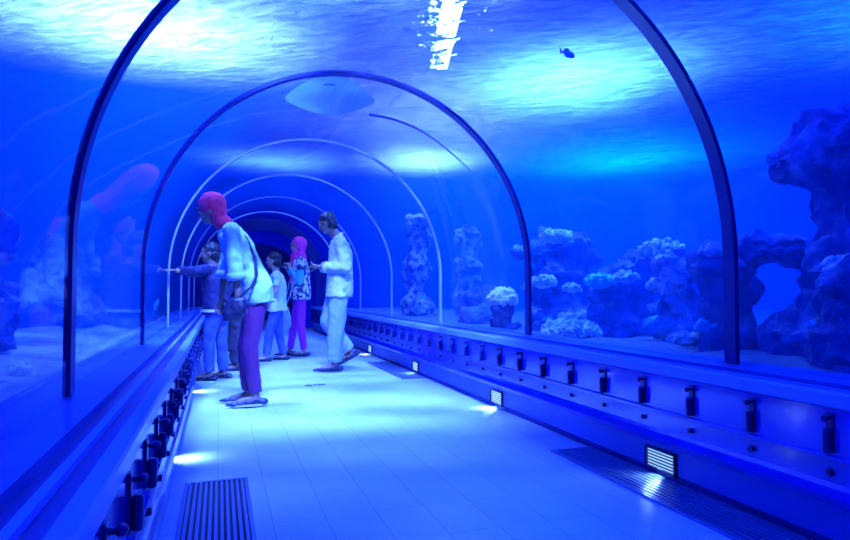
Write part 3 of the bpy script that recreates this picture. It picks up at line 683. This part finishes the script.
def mirror(J, P):
    sw = lambda k: k[:-1]+{'l':'r','r':'l'}[k[-1]] if k[-2:] in ('_l','_r') else k
    J2 = {sw(k): (v[0], -v[1], v[2]) for k, v in J.items()}; P2 = {}
    for k, v in P.items():
        if k.startswith('hand_'): v = tuple((q[0], -q[1], q[2]) if isinstance(q, tuple) else q for q in v)
        elif k.startswith('toe_') or k == 'look': v = (v[0], -v[1], v[2])
        P2[sw(k)] = v
    return J2, P2
def strap(bm, pts, w=.012): tube(bm, pts, w, 8)
M.update(
    skin=mat('skin_dark', (.22,.12,.09), .5), skin2=mat('skin_mid', (.40,.24,.18), .5), hair=mat('hair_black', (.008,.01,.02), .5), eyew=mat('eye', (.25,.25,.28), .2), lips=mat('lips', (.25,.07,.07), .5),
    shoe=mat('shoe_dark', (.015,.02,.06), .4), sole_pale=mat('sole_pale', (.55,.6,.65), .6),
    shirt_pale=mat('pale_shirt', (.22,.38,.5), .75, bump=(60,.1,.003)), shirt_cream=mat('cream_shirt', (.40,.44,.54), .75, bump=(60,.1,.003)),
    trouser_pale=mat('pale_trousers', (.22,.31,.55), .8, bump=(60,.1,.003)), purple=mat('plum_trousers', (.10,.008,.09), .6), jeans=mat('jeans', (.03,.07,.34), .85, var=(9,(.07,.14,.5),.45,.7)),
    magenta=mat('magenta_leggings', (.62,.02,.5), .7), red=mat('red_headscarf', (.85,.02,.09), .75), pink=mat('pink_headscarf', (1,.03,.25), .75), maroon=mat('maroon_scarf', (.10,.01,.03), .8),
    darktop=mat('dark_top', (.002,.004,.06), .8), robe=mat('dark_robe', (.015,.012,.04), .85), bag=mat('pale_bag', (.30,.42,.62), .6), bag_dark=mat('dark_bag', (.003,.004,.03), .5),
    tee=mat('white_tee', (.7,.8,.72), .8, var=(9,(.05,.5,.55),.55,.62)), cyan_sleeve=mat('cyan_sleeve', (.10,.62,.75), .8),
    pattern=mat('patterned_tunic', (.8,.82,.85), .8, var=(16,(.03,.04,.12),.47,.53)))
# A: nearest visitor, bending toward the left glass
PA = dict(look=(.95,.10,-.32), hair='cap', scarf_m=M['red'], skin=M['skin'], leg=(.092,.066,.052), leg_m=M['purple'], fold=.008, s=.98,
    top=dict(m=M['shirt_pale'], hem=.10, hw=.98, sleeve=.22, cuff=True, collar=False, fold=.02, arm=(.066,.058,.052), hemdir=(.1,0,1)),
    hand_l=((.1,0,-1),(0,-1,0),.5), hand_r=((.15,0,-1),(0,1,0),.5), toe_l=(1,.1,0), toe_r=(1,-.05,0), sole=M['sole_pale'])
JA = dict(pelvis=(-.07,0,.90), chest=(.10,0,1.24), neck=(.185,0,1.415), head=(.30,0,1.535), sh_l=(.13,.17,1.37), sh_r=(.13,-.17,1.37), el_l=(.19,.20,1.09), el_r=(.10,-.21,1.08),
    wr_l=(.22,.17,.86), wr_r=(.07,-.20,.83), hip_l=(-.07,.085,.86), hip_r=(-.07,-.085,.86), kn_l=(.03,.09,.47), kn_r=(-.01,-.09,.47), an_l=(.0,.09,.085), an_r=(-.06,-.10,.085))
JA, PA = mirror(JA, PA)
a_ = person((.22,5.08,0), radians(176), JA, PA, 'person in pale shirt, red headscarf and plum trousers, leaning toward the left glass')
bm = bmesh.new()
pts = [(.22,-.04,1.425), (.13,.06,1.42), (.02,.11,1.31), (-.05,.15,1.15), (-.06,.195,1.02), (-.02,.215,.93), (.06,.225,.86)]
tube(bm, pts, .011, 8); obj('bag_strap', bm, M['bag_dark'], a_, True)
bm = bmesh.new(); loft(bm, [((.11,.24,.68), (0,0,1), (1,0,0), .075, .03), ((.10,.24,.74), (0,0,1), (1,0,0), .085, .04), ((.08,.235,.83), (0,0,1), (1,0,0), .07, .03), ((.07,.23,.86), (0,0,1), (1,0,0), .055, .018)])
bm = remesh(bm, .008, 3); displaced(bm, .01, 12)
hb_ = obj('handbag', bm, M['bag_dark'], None, True); hb_.location = a_.location; hb_.rotation_euler = a_.rotation_euler
tag(hb_, 'dark handbag hanging at the hand of the person in the pale shirt', 'bag')
# B: child pointing left with an outstretched arm
PB = dict(look=(.9,.35,-.1), hair='short', skin=M['skin'], leg=(.088,.062,.052), leg_m=M['jeans'], leg_name='jeans', s=.95, hs=.95,
    top=dict(m=M['darktop'], hem=.05, hw=1.03, sleeve=1.0, name='sweater', arm=(.066,.055,.045)),
    hand_l=((.15,1,.04),(0,0,-1),.2), hand_r=((.4,0,-1),(0,1,0),.6))
JB = dict(pelvis=(0,0,.73), chest=(.04,0,1.00), neck=(.06,0,1.15), head=(.09,0,1.285), sh_l=(.05,.15,1.11), sh_r=(.04,-.14,1.10), el_l=(.07,.37,1.09), el_r=(-.0,-.19,.89),
    wr_l=(.10,.58,1.09), wr_r=(.10,-.17,.72), hip_l=(0,.075,.70), hip_r=(0,-.075,.70), kn_l=(.04,.09,.39), kn_r=(0,-.08,.39), an_l=(.03,.10,.07), an_r=(-.03,-.09,.07))
b_ = person((-.02,6.65,0), radians(152), JB, PB, 'child in dark sweater and jeans stretching an arm toward the left glass')
bm = bmesh.new(); loft(bm, [((0,0,.69), (0,0,1), (1,0,0), .152, .206), ((0,0,.715), (0,0,1), (1,0,0), .150, .203)]); obj('belt', bm, M['sole_pale'], b_, True)
# F: darkly dressed visitor between the two
PF = dict(look=(.95,.2,-.1), hair='scarf', drape=2, scarf_m=M['maroon'], skin=M['skin'], leg=(.11,.10,.09), leg_m=M['robe'], s=.92, hs=.95,
    top=dict(m=M['robe'], hem=.62, hw=1.0, hemdir=(0,0,1), sleeve=1.0, name='robe'), hand_l=((.5,0,-.8),(0,-1,0),.6), hand_r=((.5,0,-.8),(0,1,0),.6))
JF = dict(pelvis=(0,0,.80), chest=(.02,0,1.10), neck=(.03,0,1.27), head=(.06,0,1.40), sh_l=(.03,.15,1.22), sh_r=(.03,-.15,1.22), el_l=(.02,.2,.97), el_r=(.02,-.2,.97),
    wr_l=(.17,.15,.86), wr_r=(.17,-.15,.86), hip_l=(0,.08,.76), hip_r=(0,-.08,.76), kn_l=(0,.09,.42), kn_r=(0,-.09,.42), an_l=(0,.09,.075), an_r=(0,-.09,.075))
person((.20,7.35,0), radians(182), JF, PF, 'person in a dark robe and maroon headscarf, mostly hidden behind the nearest visitor')
# C: boy in a bright t-shirt
PC = dict(look=(1,-.1,-.05), hair='short', skin=M['skin2'], leg=(.092,.068,.058), leg_m=M['jeans'], leg_name='jeans', s=.86, hs=.92,
    top=dict(m=M['tee'], hem=.10, hw=1.05, sleeve=-.35, name='t_shirt'), hand_l=((.6,0,-.6),(0,-1,0),.6), hand_r=((.9,0,-.3),(0,1,0),.6))
JC = dict(pelvis=(0,0,.73), chest=(.0,0,1.00), neck=(.01,0,1.15), head=(.05,0,1.29), sh_l=(.0,.14,1.10), sh_r=(.0,-.14,1.10), el_l=(.0,.19,.88), el_r=(-.02,-.19,.88),
    wr_l=(.13,.15,.74), wr_r=(.15,-.16,.83), hip_l=(0,.075,.70), hip_r=(0,-.075,.70), kn_l=(.08,.08,.39), kn_r=(-.01,-.08,.39), an_l=(.12,.09,.07), an_r=(-.09,-.09,.07))
person((.70,8.15,0), radians(170), JC, PC, 'boy in a bright t-shirt and jeans facing left beside the pink headscarf')
# D: visitor in pink headscarf
PD = dict(look=(1,.0,-.08), hair='scarf', drape=1, scarf_m=M['pink'], skin=M['skin2'], leg=(.088,.064,.048), leg_m=M['magenta'], leg_name='leggings', fold=.004, s=.93, hs=.98,
    top=dict(m=M['pattern'], hem=.12, hw=1.06, sleeve=-.55, name='tunic', fold=.014), hand_l=((.2,-.4,.8),(.2,-1,0),1.0), hand_r=((.3,.35,.8),(0,1,0),1.0))
JD = dict(pelvis=(0,0,.90), chest=(.0,0,1.19), neck=(.01,0,1.37), head=(.05,0,1.525), sh_l=(.0,.155,1.31), sh_r=(.0,-.155,1.31), el_l=(.06,.17,1.05), el_r=(.02,-.18,1.03),
    wr_l=(.17,.06,1.20), wr_r=(.13,-.08,1.20), hip_l=(0,.08,.86), hip_r=(0,-.08,.86), kn_l=(.08,.08,.47), kn_r=(-.0,-.07,.47), an_l=(.14,.09,.08), an_r=(-.05,-.08,.08))
JD, PD = mirror(JD, PD)
d_ = person((1.06,8.62,0), radians(174), JD, PD, 'person in pink headscarf, patterned tunic and magenta leggings standing with raised hands')
for q, n in ((1,'l'), (-1,'r')):
    bm = bmesh.new(); el, wr, sh = Vector(JD['el_'+n]), Vector(JD['wr_'+n]), Vector(JD['sh_'+n]); cap(bm, sh.lerp(el, .4), el, .05, .050); cone(bm, el, wr, .048, .036)
    bm = remesh(bm, .008, 2); displaced(bm, .008, 12); obj('sleeve', bm, M['cyan_sleeve'], d_, True)
bm = bmesh.new(); cap(bm, (.10,-.02,1.40), (.125,-.02,1.02), .045, .025); bm = remesh(bm, .008, 2); obj('scarf_end', bm, M['pink'], d_, True)
bm = bmesh.new(); loft(bm, [((.20,.10,.36), (0,0,1), (1,0,0), .05, .04), ((.20,.10,.42), (0,0,1), (1,0,0), .10, .05), ((.19,.10,.56), (0,0,1), (1,0,0), .095, .045), ((.18,.10,.68), (0,0,1), (1,0,0), .04, .02)])
bm = remesh(bm, .009, 3); displaced(bm, .015, 10)
tube(bm, [(.18,.10,.66), (.17,.12,.8), (.12,.17,1.03)], .008, 8); tube(bm, [(.18,.10,.66), (.12,.14,.84), (.06,.18,1.03)], .008, 8)
o = obj('carrier_bag', bm, M['bag'], None, True); o.location = d_.location+Vector((-.04,-.09,0)); o.rotation_euler = d_.rotation_euler
tag(o, 'pale bag hanging beside the magenta leggings', 'bag')
# E: man walking
PE = dict(look=(.86,.18,-.38), hair='short', skin=M['skin'], leg=(.108,.088,.078), leg_m=M['trouser_pale'], s=1.03, fold=.016,
    top=dict(m=M['shirt_cream'], hem=.14, hw=1.08, sleeve=.85, cuff=True, collar=True, fold=.022, arm=(.078,.068,.054)),
    hand_l=((1,-.25,.05),(0,-.4,-1),.7), hand_r=((1,.3,.08),(0,.5,1),.7), toe_l=(1,0,-.5), toe_r=(1,0,0), sole=M['shoe'])
JE = dict(pelvis=(-.02,0,.98), chest=(-.03,0,1.33), neck=(.0,0,1.51), head=(.125,0,1.668), sh_l=(-.02,.18,1.44), sh_r=(-.03,-.19,1.44), el_l=(-.02,.22,1.16), el_r=(-.09,-.24,1.16),
    wr_l=(.21,.10,1.18), wr_r=(.17,-.12,1.17), hip_l=(.0,.095,.93), hip_r=(-.03,-.095,.93), kn_l=(.12,.10,.56), kn_r=(.02,-.095,.50), an_l=(-.14,.11,.20), an_r=(.03,-.10,.088))
JE, PE = mirror(JE, PE)
person((1.27,6.93,0), radians(168), JE, PE, 'person with short dark hair in cream shirt and pale trousers walking with hands held forward')
